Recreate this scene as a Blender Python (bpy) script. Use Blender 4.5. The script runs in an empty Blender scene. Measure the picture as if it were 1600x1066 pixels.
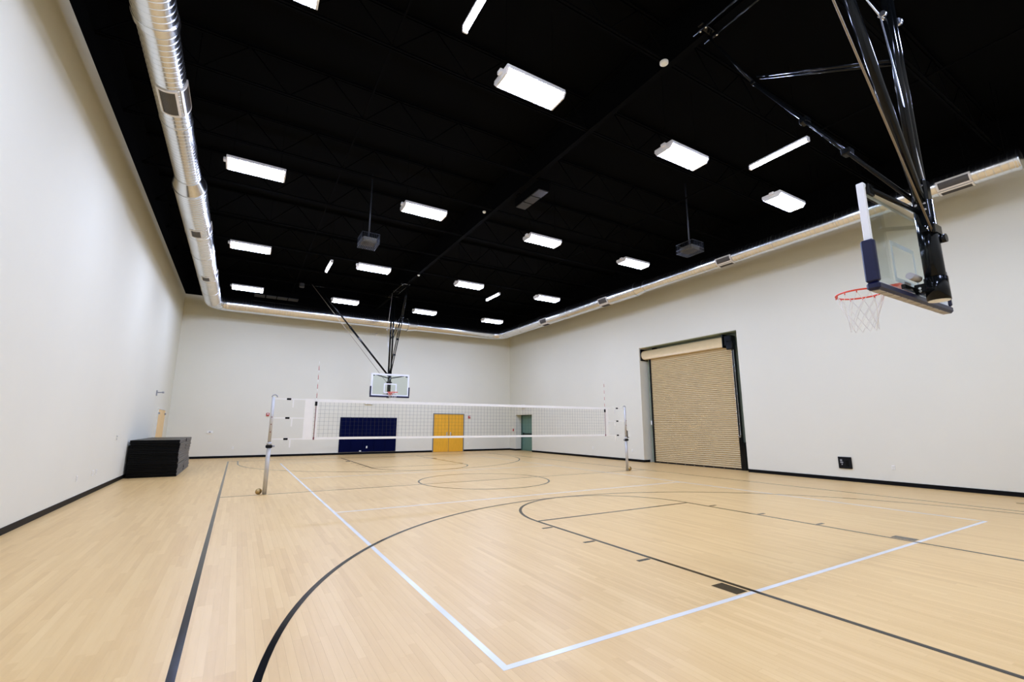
import bpy, math, random
from mathutils import Vector, Matrix
random.seed(7)
scene = bpy.context.scene
col = scene.collection
PI = math.pi

# ---------------------------------------------------------------- camera, world, exposure
CAM = Vector((-6.073, -11.746, 1.506))
YAW, PITCH, ROLL = math.radians(30.638), math.radians(10.533), math.radians(0.15)
fwd = Vector((math.sin(YAW) * math.cos(PITCH), math.cos(YAW) * math.cos(PITCH), math.sin(PITCH)))
rgt = Vector((math.cos(YAW), -math.sin(YAW), 0))
upv = rgt.cross(fwd)
r2 = rgt * math.cos(ROLL) + upv * math.sin(ROLL)
u2 = upv * math.cos(ROLL) - rgt * math.sin(ROLL)
cam_data = bpy.data.cameras.new('camera')
cam_data.sensor_width = 36.0
cam_data.lens = 710.54 / 1600 * 36
cam_data.clip_start = 0.05
cam = bpy.data.objects.new('camera', cam_data)
col.objects.link(cam)
m = Matrix((r2, u2, -fwd)).transposed().to_4x4()
m.translation = CAM
cam.matrix_world = m
scene.camera = cam

world = bpy.data.worlds.new('world')
scene.world = world
world.use_nodes = True
world.node_tree.nodes['Background'].inputs[0].default_value = (0.02, 0.02, 0.02, 1)
scene.view_settings.view_transform = 'Standard'
scene.view_settings.look = 'None'
scene.view_settings.gamma = 1.0
scene.view_settings.use_curve_mapping = False
scene.view_settings.exposure = 1.40
LAMP_STRENGTH = 30.0       # high-bay lenses
TUBE_STRENGTH = 16.0       # slim tube lights
LAMP_COLOR = (0.82, 0.965, 1.50)
scene.cycles.use_denoising = True
scene.cycles.max_bounces = 10
scene.cycles.diffuse_bounces = 6
scene.cycles.sample_clamp_indirect = 6.0
scene.cycles.caustics_reflective = False
scene.cycles.caustics_refractive = False

# ---------------------------------------------------------------- room numbers (metres, origin = court centre)
XL, XR, YB, YF = -8.74, 8.75, 13.53, -13.53
ZW = 7.5        # top of the painted walls
ZJ = 7.9        # underside of roof joists
ZD = 8.7        # roof deck


# ---------------------------------------------------------------- materials
def lin(c):
    return tuple(((v / 255) / 12.92 if v / 255 <= 0.04045 else ((v / 255 + 0.055) / 1.055) ** 2.4) for v in c)


def mat(name, rgb, rough=0.5, metal=0.0, spec=0.5, emit=None, estr=0.0, vary=0.0, vscale=8.0, bump=0.0, bscale=60.0, stretch=None, coat=0.0):
    m = bpy.data.materials.new(name)
    m.use_nodes = True
    nt = m.node_tree
    b = nt.nodes['Principled BSDF']
    b.inputs['Base Color'].default_value = (*rgb, 1)
    b.inputs['Roughness'].default_value = rough
    b.inputs['Metallic'].default_value = metal
    b.inputs['Specular IOR Level'].default_value = spec
    b.inputs['Coat Weight'].default_value = coat
    if emit:
        b.inputs['Emission Color'].default_value = (*emit, 1)
        b.inputs['Emission Strength'].default_value = estr
    if vary or bump:
        geo = nt.nodes.new('ShaderNodeNewGeometry')
        mp = nt.nodes.new('ShaderNodeMapping')
        nt.links.new(geo.outputs['Position'], mp.inputs['Vector'])
        if stretch:
            mp.inputs['Scale'].default_value = stretch
        if vary:
            n = nt.nodes.new('ShaderNodeTexNoise')
            n.inputs['Scale'].default_value = vscale
            n.inputs['Detail'].default_value = 4
            nt.links.new(mp.outputs['Vector'], n.inputs['Vector'])
            mr = nt.nodes.new('ShaderNodeMapRange')
            mr.inputs[1].default_value = 0.25
            mr.inputs[2].default_value = 0.75
            mr.inputs[3].default_value = 1 - vary
            mr.inputs[4].default_value = 1 + vary
            nt.links.new(n.outputs['Fac'], mr.inputs[0])
            mx = nt.nodes.new('ShaderNodeVectorMath')
            mx.operation = 'SCALE'
            mx.inputs[0].default_value = rgb
            nt.links.new(mr.outputs[0], mx.inputs['Scale'])
            nt.links.new(mx.outputs[0], b.inputs['Base Color'])
        if bump:
            n = nt.nodes.new('ShaderNodeTexNoise')
            n.inputs['Scale'].default_value = bscale
            n.inputs['Detail'].default_value = 3
            nt.links.new(mp.outputs['Vector'], n.inputs['Vector'])
            bp = nt.nodes.new('ShaderNodeBump')
            bp.inputs['Strength'].default_value = bump
            bp.inputs['Distance'].default_value = 0.01
            nt.links.new(n.outputs['Fac'], bp.inputs['Height'])
            nt.links.new(bp.outputs[0], b.inputs['Normal'])
    return m


M = {}
M['wall'] = mat('wall_paint', (0.73, 0.705, 0.56), 0.8, spec=0.1, vary=0.015, vscale=0.6, bump=0.12, bscale=90)
M['black_ceiling'] = mat('black_ceiling_paint', (0.0014, 0.0014, 0.0013), 0.85, spec=0.03, vary=0.2, vscale=2)
M['baseboard'] = mat('black_rubber_base', (0.004, 0.004, 0.004), 0.5, spec=0.1, vary=0.1)
M['black_line'] = mat('black_court_paint', (0.003, 0.0033, 0.0036), 0.13, spec=0.28, vary=0.1, vscale=3)
M['white_line'] = mat('white_court_paint', (0.66, 0.65, 0.58), 0.26, spec=0.4, vary=0.03, vscale=5)
M['galv'] = mat('galvanised_steel', (0.74, 0.74, 0.72), 0.22, metal=1.0, vary=0.06, vscale=3.0, bump=0.015, bscale=4)
M['grille_frame'] = mat('grille_frame_metal', (0.72, 0.68, 0.60), 0.45, metal=0.3, vary=0.03)
M['grille_dark'] = mat('grille_dark', (0.09, 0.08, 0.065), 0.55, vary=0.1)
M['lamp_white'] = mat('lamp_white_enamel', (0.8, 0.8, 0.82), 0.35, vary=0.02)
M['lens'] = mat('led_lens', (0.9, 0.9, 0.9), 0.4, emit=LAMP_COLOR, estr=LAMP_STRENGTH)
M['tube'] = mat('led_tube', (0.9, 0.9, 0.9), 0.4, emit=(0.84, 0.86, 1.0), estr=TUBE_STRENGTH)
M['black_steel'] = mat('black_gloss_steel', (0.003, 0.0035, 0.0035), 0.12, spec=0.2, vary=0.15, vscale=6)
M['black_matte'] = mat('black_matte', (0.004, 0.004, 0.004), 0.6, spec=0.15, vary=0.1)
M['chrome'] = mat('zinc_plated_steel', (0.75, 0.76, 0.78), 0.2, metal=1.0, vary=0.04)
M['cable'] = mat('steel_cable', (0.26, 0.21, 0.14), 0.4, metal=0.4, vary=0.05, vscale=40)
M['cable_blue'] = mat('steel_cable_bright', (0.62, 0.64, 0.68), 0.3, metal=0.8, vary=0.05, vscale=40)
M['rim'] = mat('orange_rim_enamel', (0.75, 0.065, 0.02), 0.35, vary=0.05)
M['netcord'] = mat('white_nylon_cord', (0.80, 0.77, 0.68), 0.8, vary=0.05, vscale=30)
M['navy_pad'] = mat('navy_vinyl', (0.0025, 0.004, 0.030), 0.38, spec=0.35, vary=0.06)
M['pad_grey'] = mat('grey_pad_underside', (0.38, 0.36, 0.34), 0.7, vary=0.06)
M['frame_white'] = mat('white_frame_enamel', (0.74, 0.73, 0.68), 0.35, vary=0.02)
M['etch'] = mat('white_glass_print', (0.80, 0.82, 0.83), 0.5, vary=0.02)
M['wallpad'] = mat('navy_wall_pad_vinyl', (0.0012, 0.0028, 0.026), 0.6, spec=0.03, vary=0.08, vscale=2)
M['maple_door'] = mat('golden_veneer', lin((228, 168, 42)), 0.4, spec=0.4, vary=0.10, vscale=5, stretch=(8, 8, 0.6))
M['pale_door'] = mat('pale_veneer', lin((236, 198, 130)), 0.4, spec=0.4, vary=0.12, vscale=5, stretch=(8, 8, 0.6))
M['door_frame'] = mat('grey_door_frame', (0.16, 0.17, 0.16), 0.45, vary=0.03)
M['green_door'] = mat('green_door_enamel', (0.115, 0.225, 0.165), 0.4, vary=0.04)
M['green_frame'] = mat('dark_green_frame_enamel', (0.045, 0.095, 0.065), 0.4, vary=0.04)
M['sage'] = mat('sage_grey_enamel', (0.36, 0.42, 0.32), 0.5, vary=0.04)
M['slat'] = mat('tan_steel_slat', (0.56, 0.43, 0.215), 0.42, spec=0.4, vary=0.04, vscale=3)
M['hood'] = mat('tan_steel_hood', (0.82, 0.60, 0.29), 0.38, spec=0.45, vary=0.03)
M['post'] = mat('brushed_aluminium', (0.50, 0.48, 0.43), 0.45, metal=0.3, vary=0.05, vscale=10)
M['tape'] = mat('white_vinyl_tape', (0.80, 0.775, 0.68), 0.6, vary=0.02)
M['mesh_cord'] = mat('black_net_cord', (0.03, 0.032, 0.03), 0.8, vary=0.1)
M['red'] = mat('red_enamel', (0.45, 0.03, 0.02), 0.4, vary=0.05)
M['dark_red'] = mat('dark_red_fibreglass', (0.16, 0.015, 0.02), 0.4, vary=0.05)
M['white_plastic'] = mat('white_plastic', (0.80, 0.79, 0.70), 0.4, vary=0.02)
M['grey_plastic'] = mat('grey_plastic', (0.30, 0.30, 0.29), 0.5, vary=0.04)
M['cream_plastic'] = mat('cream_plastic', (0.72, 0.70, 0.58), 0.45, vary=0.02)
M['mat_black'] = mat('black_mat_vinyl', (0.002, 0.002, 0.0018), 0.33, spec=0.12, vary=0.1, vscale=5)
M['mat_edge'] = mat('grey_mat_edge', (0.20, 0.18, 0.14), 0.85, vary=0.25, vscale=18)
M['brass'] = mat('brass', (0.45, 0.32, 0.14), 0.35, metal=0.9, vary=0.08)
M['cage'] = mat('cage_wire', (0.05, 0.055, 0.065), 0.4, metal=0.4, vary=0.05)


def glass_mat():
    m = bpy.data.materials.new('backboard_glass')
    m.use_nodes = True
    nt = m.node_tree
    nt.nodes.remove(nt.nodes['Principled BSDF'])
    out = nt.nodes['Material Output']
    tr = nt.nodes.new('ShaderNodeBsdfTransparent')
    tr.inputs[0].default_value = (0.90, 0.94, 0.925, 1)
    gl = nt.nodes.new('ShaderNodeBsdfGlossy')
    gl.inputs['Roughness'].default_value = 0.03
    lw = nt.nodes.new('ShaderNodeLayerWeight')
    lw.inputs['Blend'].default_value = 0.5
    pw = nt.nodes.new('ShaderNodeMath')
    pw.operation = 'POWER'
    pw.inputs[1].default_value = 4.0
    nt.links.new(lw.outputs['Facing'], pw.inputs[0])
    ma = nt.nodes.new('ShaderNodeMath')
    ma.operation = 'MULTIPLY_ADD'
    ma.inputs[1].default_value = 0.55
    ma.inputs[2].default_value = 0.03
    nt.links.new(pw.outputs[0], ma.inputs[0])
    mx = nt.nodes.new('ShaderNodeMixShader')
    nt.links.new(ma.outputs[0], mx.inputs[0])
    nt.links.new(tr.outputs[0], mx.inputs[1])
    nt.links.new(gl.outputs[0], mx.inputs[2])
    nt.links.new(mx.outputs[0], out.inputs['Surface'])
    return m


M['glass'] = glass_mat()


def floor_mat():
    m = bpy.data.materials.new('maple_boards')
    m.use_nodes = True
    nt = m.node_tree
    L = nt.links.new
    b = nt.nodes['Principled BSDF']
    at = nt.nodes.new('ShaderNodeAttribute')
    at.attribute_name = 'tone'
    geo = nt.nodes.new('ShaderNodeNewGeometry')
    # grain runs along the boards (y)
    off = nt.nodes.new('ShaderNodeVectorMath')
    off.operation = 'MULTIPLY_ADD'
    comb = nt.nodes.new('ShaderNodeCombineXYZ')
    mul = nt.nodes.new('ShaderNodeMath')
    mul.operation = 'MULTIPLY'
    mul.inputs[1].default_value = 37.0
    L(at.outputs['Fac'], mul.inputs[0])
    L(mul.outputs[0], comb.inputs[2])
    off.inputs[1].default_value = (26.0, 1.6, 1.0)
    L(geo.outputs['Position'], off.inputs[0])
    L(comb.outputs[0], off.inputs[2])
    n = nt.nodes.new('ShaderNodeTexNoise')
    n.inputs['Scale'].default_value = 1.6
    n.inputs['Detail'].default_value = 5
    L(off.outputs[0], n.inputs['Vector'])
    # large soft variation
    n2 = nt.nodes.new('ShaderNodeTexNoise')
    n2.inputs['Scale'].default_value = 0.35
    n2.inputs['Detail'].default_value = 2
    L(geo.outputs['Position'], n2.inputs['Vector'])
    ramp = nt.nodes.new('ShaderNodeValToRGB')
    ramp.color_ramp.elements[0].position = 0.0
    ramp.color_ramp.elements[0].color = (0.59, 0.368, 0.138, 1)
    ramp.color_ramp.elements[1].position = 1.0
    ramp.color_ramp.elements[1].color = (0.73, 0.498, 0.21, 1)
    e = ramp.color_ramp.elements.new(0.5)
    e.color = (0.67, 0.438, 0.173, 1)
    a1 = nt.nodes.new('ShaderNodeMath')
    a1.operation = 'MULTIPLY_ADD'
    a1.inputs[1].default_value = 0.55
    L(n.outputs['Fac'], a1.inputs[0])
    a2 = nt.nodes.new('ShaderNodeMath')
    a2.operation = 'MULTIPLY_ADD'
    a2.inputs[1].default_value = 0.62
    a2.inputs[2].default_value = -0.08
    L(at.outputs['Fac'], a2.inputs[0])
    L(a2.outputs[0], a1.inputs[2])
    a3 = nt.nodes.new('ShaderNodeMath')
    a3.operation = 'MULTIPLY_ADD'
    a3.inputs[1].default_value = 0.25
    L(n2.outputs['Fac'], a3.inputs[0])
    a4 = nt.nodes.new('ShaderNodeMath')
    a4.operation = 'SUBTRACT'
    a4.inputs[1].default_value = 0.125
    L(a1.outputs[0], a3.inputs[2])
    L(a3.outputs[0], a4.inputs[0])
    L(a4.outputs[0], ramp.inputs[0])
    L(ramp.outputs[0], b.inputs['Base Color'])
    b.inputs['Roughness'].default_value = 0.36
    b.inputs['Specular IOR Level'].default_value = 0.3
    return m


M['floor'] = floor_mat()
M['joint'] = mat('floor_joint', (0.40, 0.26, 0.12), 0.7, vary=0.1)


# ---------------------------------------------------------------- mesh helpers
class MB:
    def __init__(self):
        self.v = []
        self.f = []
        self.s = []      # smooth flags

    def face(self, idx, smooth=False):
        self.f.append(idx)
        self.s.append(smooth)

    def quad(self, a, b, c, d):
        n = len(self.v)
        self.v += [tuple(a), tuple(b), tuple(c), tuple(d)]
        self.face((n, n + 1, n + 2, n + 3))
        return self

    def box(self, x0, x1, y0, y1, z0, z1):
        n = len(self.v)
        x0, x1 = min(x0, x1), max(x0, x1)
        y0, y1 = min(y0, y1), max(y0, y1)
        z0, z1 = min(z0, z1), max(z0, z1)
        self.v += [(x0, y0, z0), (x1, y0, z0), (x1, y1, z0), (x0, y1, z0), (x0, y0, z1), (x1, y0, z1), (x1, y1, z1), (x0, y1, z1)]
        for q in ((0, 3, 2, 1), (4, 5, 6, 7), (0, 1, 5, 4), (1, 2, 6, 5), (2, 3, 7, 6), (3, 0, 4, 7)):
            self.face(tuple(n + i for i in q))
        return self

    def bbox(self, x0, x1, y0, y1, z0, z1, b=0.01):
        """box with chamfered edges"""
        n = len(self.v)
        xs, ys, zs = (min(x0, x1), max(x0, x1)), (min(y0, y1), max(y0, y1)), (min(z0, z1), max(z0, z1))
        b = min(b, (xs[1] - xs[0]) * .45, (ys[1] - ys[0]) * .45, (zs[1] - zs[0]) * .45)
        idx = {}
        for i in (0, 1):
            for j in (0, 1):
                for k in (0, 1):
                    sx, sy, sz = (b if i == 0 else -b), (b if j == 0 else -b), (b if k == 0 else -b)
                    for a in range(3):
                        p = [xs[i] + sx, ys[j] + sy, zs[k] + sz]
                        p[a] = (xs[i], ys[j], zs[k])[a]
                        idx[(i, j, k, a)] = len(self.v)
                        self.v.append(tuple(p))
        g = lambda i, j, k, a: idx[(i, j, k, a)]
        for a in range(3):
            for s in (0, 1):
                o = [(0, 0), (1, 0), (1, 1), (0, 1)]
                q = []
                for (p, r) in o:
                    t = [0, 0, 0]
                    t[a] = s
                    t[(a + 1) % 3] = p
                    t[(a + 2) % 3] = r
                    q.append(g(*t, a))
                self.face(tuple(q if s else q[::-1]))
        for a in range(3):          # edges along axis a
            bb, cc = (a + 1) % 3, (a + 2) % 3
            for p in (0, 1):
                for r in (0, 1):
                    t0 = [0, 0, 0]
                    t0[bb], t0[cc] = p, r
                    t1 = list(t0)
                    t1[a] = 1
                    q = (g(*t0, bb), g(*t1, bb), g(*t1, cc), g(*t0, cc))
                    self.face(q if (p + r) % 2 else q[::-1])
        for i in (0, 1):
            for j in (0, 1):
                for k in (0, 1):
                    q = (g(i, j, k, 0), g(i, j, k, 1), g(i, j, k, 2))
                    self.face(q if (i + j + k) % 2 else q[::-1])
        return self

    def tube(self, a, b, r, n=12, r1=None, cap=True):
        a, b = Vector(a), Vector(b)
        r1 = r if r1 is None else r1
        d = (b - a).normalized()
        u = d.orthogonal().normalized()
        w = d.cross(u)
        s = len(self.v)
        for k in range(n):
            t = 2 * PI * k / n
            o = u * math.cos(t) + w * math.sin(t)
            self.v.append(tuple(a + o * r))
            self.v.append(tuple(b + o * r1))
        for k in range(n):
            i, j = s + 2 * k, s + 2 * ((k + 1) % n)
            self.face((i, j, j + 1, i + 1), True)
        if cap:
            self.face(tuple(s + 2 * k for k in range(n))[::-1])
            self.face(tuple(s + 2 * k + 1 for k in range(n)))
        return self

    def path(self, pts, r, n=8, closed=False):
        """tube along a polyline"""
        P = [Vector(p) for p in pts]
        N = len(P)
        s = len(self.v)
        pu = None
        for i, p in enumerate(P):
            if closed:
                d = (P[(i + 1) % N] - P[i - 1]).normalized()
            else:
                d = (P[min(i + 1, N - 1)] - P[max(i - 1, 0)]).normalized()
            u = d.orthogonal().normalized() if pu is None else (pu - d * pu.dot(d)).normalized()
            pu = u
            w = d.cross(u)
            for k in range(n):
                t = 2 * PI * k / n
                self.v.append(tuple(p + (u * math.cos(t) + w * math.sin(t)) * r))
        for i in range(N if closed else N - 1):
            i2 = (i + 1) % N
            for k in range(n):
                k2 = (k + 1) % n
                self.face((s + i * n + k, s + i * n + k2, s + i2 * n + k2, s + i2 * n + k), True)
        return self

    def lathe(self, o, axis, prof, n=48, smooth=True):
        """profile [(t, r)] swept round an axis through o"""
        o, d = Vector(o), Vector(axis).normalized()
        u = d.orthogonal().normalized()
        w = d.cross(u)
        s = len(self.v)
        for (t, r) in prof:
            for k in range(n):
                a = 2 * PI * k / n
                self.v.append(tuple(o + d * t + (u * math.cos(a) + w * math.sin(a)) * r))
        for i in range(len(prof) - 1):
            for k in range(n):
                k2 = (k + 1) % n
                self.face((s + i * n + k, s + i * n + k2, s + (i + 1) * n + k2, s + (i + 1) * n + k), smooth)
        return self

    def lathe_sharp(self, o, axis, prof, n=48):
        """lathe whose profile edges stay crisp"""
        for i in range(len(prof) - 1):
            self.lathe(o, axis, [prof[i], prof[i + 1]], n)
        return self

    def build(self, name, m, parent=None):
        me = bpy.data.meshes.new(name)
        me.from_pydata(self.v, [], self.f)
        me.polygons.foreach_set('use_smooth', self.s)
        me.materials.append(M[m] if isinstance(m, str) else m)
        me.update()
        o = bpy.data.objects.new(name, me)
        col.objects.link(o)
        if parent:
            o.parent = parent
            o.matrix_parent_inverse = Matrix.Translation(-parent.location)
        return o


def split_build(mb, name, m, parent):
    """one object for each loose piece of mb"""
    par = list(range(len(mb.v)))

    def find(a):
        while par[a] != a:
            par[a] = par[par[a]]
            a = par[a]
        return a
    for f in mb.f:
        r = find(f[0])
        for q in f[1:]:
            par[find(q)] = r
    comp = {}
    for i, f in enumerate(mb.f):
        comp.setdefault(find(f[0]), []).append(i)
    for fl in comp.values():
        c = MB()
        mp = {}
        for i in fl:
            for q in mb.f[i]:
                if q not in mp:
                    mp[q] = len(c.v)
                    c.v.append(mb.v[q])
            c.face(tuple(mp[q] for q in mb.f[i]), mb.s[i])
        c.build(name, m, parent)


def empty(name, loc=(0, 0, 0)):
    o = bpy.data.objects.new(name, None)
    o.empty_display_size = 0.2
    o.location = loc
    col.objects.link(o)
    return o


def tag(o, label, cat, group=None):
    o['label'] = label
    o['category'] = cat
    if group:
        o['group'] = group
    return o


def struct(o, label=None):
    o['kind'] = 'structure'
    if label:
        o['label'] = label
    return o


def copy_tree(o, parent=None, off=(0, 0, 0)):
    c = o.copy()
    col.objects.link(c)
    if parent is None:
        c.location = Vector(o.location) + Vector(off)
    else:
        c.parent = parent
    for ch in list(o.children):
        copy_tree(ch, c)
    return c


ORD = ['first', 'second', 'third', 'fourth', 'fifth', 'sixth', 'seventh', 'eighth', 'ninth', 'tenth', 'eleventh', 'twelfth', 'thirteenth', 'fourteenth', 'fifteenth',
       'sixteenth', 'seventeenth', 'eighteenth', 'nineteenth', 'twentieth', 'twenty-first', 'twenty-second']


# ================================================================ FLOOR: maple strips
def build_floor():
    floor = MB().box(XL - 0.1, XR + 0.7, YF - 0.1, YB + 0.1, -0.12, -0.0016).build('floor', 'joint')
    struct(floor, 'pale maple strip floor with black and white court lines')
    bw, gap = 0.0572, 0.0002
    boards = []
    x = XL
    while x < XR + 0.5:
        x1 = x + bw
        y = YF - random.uniform(0, 1.2)
        lim = YB
        while y < lim:
            ln = random.choice((0.45, 0.6, 0.8, 1.0, 1.2, 1.5)) * random.uniform(0.85, 1.15)
            y1 = min(y + ln, lim)
            ya = max(y, YF)
            if y1 - ya > 0.05:
                boards.append((x, x1, ya, y1, min(1, max(0, random.gauss(0.5, 0.24)))))
            y += ln
        x = x1

    def score(bd):
        c = Vector(((bd[0] + bd[1]) / 2, (bd[2] + bd[3]) / 2, 0)) - CAM
        z = c.dot(fwd)
        if z < 0.5:
            return 1e9
        px, py = c.dot(r2) / z * 710.54, c.dot(u2) / z * 710.54
        if abs(px) > 820 or py < -560:
            return 1e9
        return z
    order = sorted(range(len(boards)), key=lambda i: score(boards[i]))
    single = set(order[:300])

    def geo(lst):
        mb = MB()
        tone = []
        for (x0, x1, y0, y1, t) in lst:
            n = len(mb.v)
            a, b_, c, d = x0 + gap, x1 - gap, y0 + gap, y1 - gap
            mb.v += [(a, c, 0), (b_, c, 0), (b_, d, 0), (a, d, 0), (a, c, -.0016), (b_, c, -.0016), (b_, d, -.0016), (a, d, -.0016)]
            for q in ((0, 1, 2, 3), (4, 5, 1, 0), (5, 6, 2, 1), (6, 7, 3, 2), (7, 4, 0, 3)):
                mb.face(tuple(n + i for i in q))
                tone.append(t)
        return mb, tone

    def put(lst, name):
        mb, tone = geo(lst)
        o = mb.build(name, 'floor', floor)
        at = o.data.attributes.new('tone', 'FLOAT', 'FACE')
        at.data.foreach_set('value', tone)
        return o
    rest = put([b for i, b in enumerate(boards) if i not in single], 'floor_boards')
    rest['kind'] = 'stuff'
    for i in sorted(single):
        put([boards[i]], 'floor_board')
    return floor


floor = build_floor()

ZWL, ZBL = 0.0012, 0.0020


def strip(name, x0, x1, y0, y1, z, m):
    return MB().box(x0, x1, y0, y1, 0.0002, z).build(name, m, floor)


def arc(name, cx, cy, r, a0, a1, w, z, m, n=96):
    mb = MB()
    for k in range(n + 1):
        t = a0 + (a1 - a0) * k / n
        for rr in (r - w / 2, r + w / 2):
            mb.v.append((cx + rr * math.cos(t), cy + rr * math.sin(t), z))
    for k in range(n):
        i = 2 * k
        mb.face((i, i + 1, i + 3, i + 2) if a1 > a0 else (i, i + 2, i + 3, i + 1))
    return mb.build(name, m, floor)


W2 = 0.05
# volleyball court, white
for sx in (-1, 1):
    strip('volleyball_sideline', sx * 4.5, sx * 4.45, -9, 9, ZWL, 'white_line')
for sy in (-1, 1):
    strip('volleyball_endline', -4.45, 4.45, sy * 9, sy * 8.95, ZWL, 'white_line')
    strip('attack_line', -4.45, 4.45, sy * 3.0, sy * 2.95, ZWL, 'white_line')
# basketball court, black
BX, BYL = 6.275, 11.06
for sx in (-1, 1):
    strip('basketball_sideline', sx * BX - W2 / 2, sx * BX + W2 / 2, -BYL, BYL, ZBL, 'black_line')
for sy in (-1, 1):
    strip('basketball_baseline', -BX - W2 / 2, BX + W2 / 2, sy * BYL - W2 / 2, sy * BYL + W2 / 2, ZBL + .0002, 'black_line')
strip('halfway_line', -BX, BX, -0.022, 0.022, ZBL - .0003, 'black_line')
arc('centre_circle', 0, 0, 1.80, 0, 2 * PI, W2, ZBL, 'black_line')
FT = -5.345
for sy in (1, -1):
    yf = FT * sy
    for sx in (-1, 1):
        strip('lane_line', sx * 1.805 - W2 / 2, sx * 1.805 + W2 / 2, yf, -BYL * sy, ZBL, 'black_line')
        strip('lane_block', sx * 1.86, sx * 2.02, sy * -8.665, sy * -8.93, ZBL, 'black_line')
        for ty in (-5.82, -6.778, -7.728):
            strip('lane_tick', sx * 1.85, sx * 2.03, sy * ty - W2 / 2, sy * ty + W2 / 2, ZBL, 'black_line')
        strip('corner_three_line', sx * 5.93 - W2 / 2, sx * 5.93 + W2 / 2, -9.45 * sy, -BYL * sy, ZBL, 'black_line')
    strip('free_throw_line', -1.8, 1.8, yf - W2 / 2, yf + W2 / 2, ZBL - .0002, 'black_line')
    if sy == 1:
        arc('free_throw_arc', 0, yf, 1.805, 0, PI, W2, ZBL, 'black_line')
        arc('three_point_arc', 0, -9.45, 5.93, 0, PI, W2, ZBL + .0002, 'black_line')
    else:
        arc('free_throw_arc', 0, yf, 1.805, PI, 2 * PI, W2, ZBL, 'black_line')
        arc('three_point_arc', 0, 9.45, 5.93, PI, 2 * PI, W2, ZBL + .0002, 'black_line')

# ================================================================ WALLS
T = 0.62
wl = struct(MB().box(XL - 0.3, XL, YF - 0.3, YB + 0.3, -0.1, ZW).build('wall_left', 'wall'))
wf = struct(MB().box(XL - 0.3, XR + T, YF - 0.3, YF, -0.1, ZW).build('wall_front', 'wall'))
wb = struct(MB().box(XL, XR + T, YB, YB + 0.3, -0.1, ZW).build('wall_back', 'wall'))
RD = (-2.25, 2.35, 4.85)      # roll-up opening y0, y1, top
GD = (10.97, 12.82, 2.15)     # green door opening
wr_ = MB()
wr_.box(XR, XR + T, YF, RD[0], -0.1, ZW)
wr_.box(XR, XR + T, RD[1], GD[0], -0.1, ZW)
wr_.box(XR, XR + T, GD[1], YB, -0.1, ZW)
wr_.box(XR, XR + T, RD[0], RD[1], RD[2], ZW)
wr_.box(XR, XR + T, GD[0], GD[1], GD[2], ZW)
wr_.box(XR + 0.52, XR + T, RD[0], RD[1], -0.1, RD[2])
wr_.box(XR + 0.52, XR + T, GD[0], GD[1], -0.1, GD[2])
wr = struct(wr_.build('wall_right', 'wall'))
for nm, w, bx in (('upper_band', wl, (XL - 0.3, XL, YF - 0.3, YB + 0.3)), ('upper_band', wf, (XL, XR + T, YF - 0.3, YF)),
                  ('upper_band', wb, (XL, XR + T, YB, YB + 0.3)), ('upper_band', wr, (XR, XR + T, YF, YB))):
    MB().box(*bx, ZW, ZD + 0.15).build(nm, 'black_ceiling', w)

BH, BT = 0.10, 0.012
struct(MB().box(XL, XL + BT, YF, 10.05, 0, BH).box(XL, XL + BT, 12.15, YB, 0, BH).build('baseboard_left', 'baseboard'))
struct(MB().box(XL, 3.63, YB - BT, YB, 0, BH).box(5.55, XR, YB - BT, YB, 0, BH).build('baseboard_back', 'baseboard'))
struct(MB().box(XR - BT, XR, YF, RD[0], 0, BH).box(XR - BT, XR, RD[1], GD[0], 0, BH).box(XR - BT, XR, GD[1], YB, 0, BH)
       .box(XR, XR + 0.34, RD[1] - BT, RD[1], 0, BH).box(XR, XR + 0.42, GD[1] - BT, GD[1], 0, BH).build('baseboard_right', 'baseboard'))
struct(MB().box(XL, XR, YF, YF + BT, 0, BH).build('baseboard_front', 'baseboard'))

# ================================================================ CEILING
ceil_ = MB().box(XL - 0.3, XR + T, YF - 0.3, YB + 0.3, ZD + 0.03, ZD + 0.2)
ceiling = struct(ceil_.build('ceiling', 'black_ceiling'), 'black painted roof deck with open steel joists')
joist = None
for i in range(12):
    y = -11.43 + 2.2 * i
    if joist is None:
        mb = MB()
        for dy in (-0.03, 0.03):
            mb.box(XL, XR, y + dy - 0.016, y + dy + 0.016, ZJ, ZJ + 0.035)
            mb.box(XL, XR, y + dy - 0.016, y + dy + 0.016, ZD - 0.04, ZD)
        nseg = 24
        step = (XR - XL) / nseg
        for j in range(nseg):
            x0 = XL + step * j
            za, zb = (ZJ + 0.02, ZD - 0.02) if j % 2 == 0 else (ZD - 0.02, ZJ + 0.02)
            mb.tube((x0, y, za), (x0 + step, y, zb), 0.014, 6)
        joist = mb.build('roof_joist', 'black_ceiling', ceiling)
        y0j = y
    else:
        c = joist.copy()
        col.objects.link(c)
        c.location = (0, y - y0j, 0)
MB().box(-0.02, 0.0, YF, YB, ZJ - 0.0, ZD).box(-0.07, 0.05, YF, YB, ZJ - 0.02, ZJ).box(-0.11, 0.09, YF, YB, ZD - 0.02, ZD).build('ridge_girder', 'black_ceiling', ceiling)
for x in (-4.4, 4.4):              # bridging lines along y
    MB().box(x - 0.015, x + 0.015, YF, YB, ZJ + 0.035, ZJ + 0.065).build('bridging_bar', 'black_ceiling', ceiling)

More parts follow.
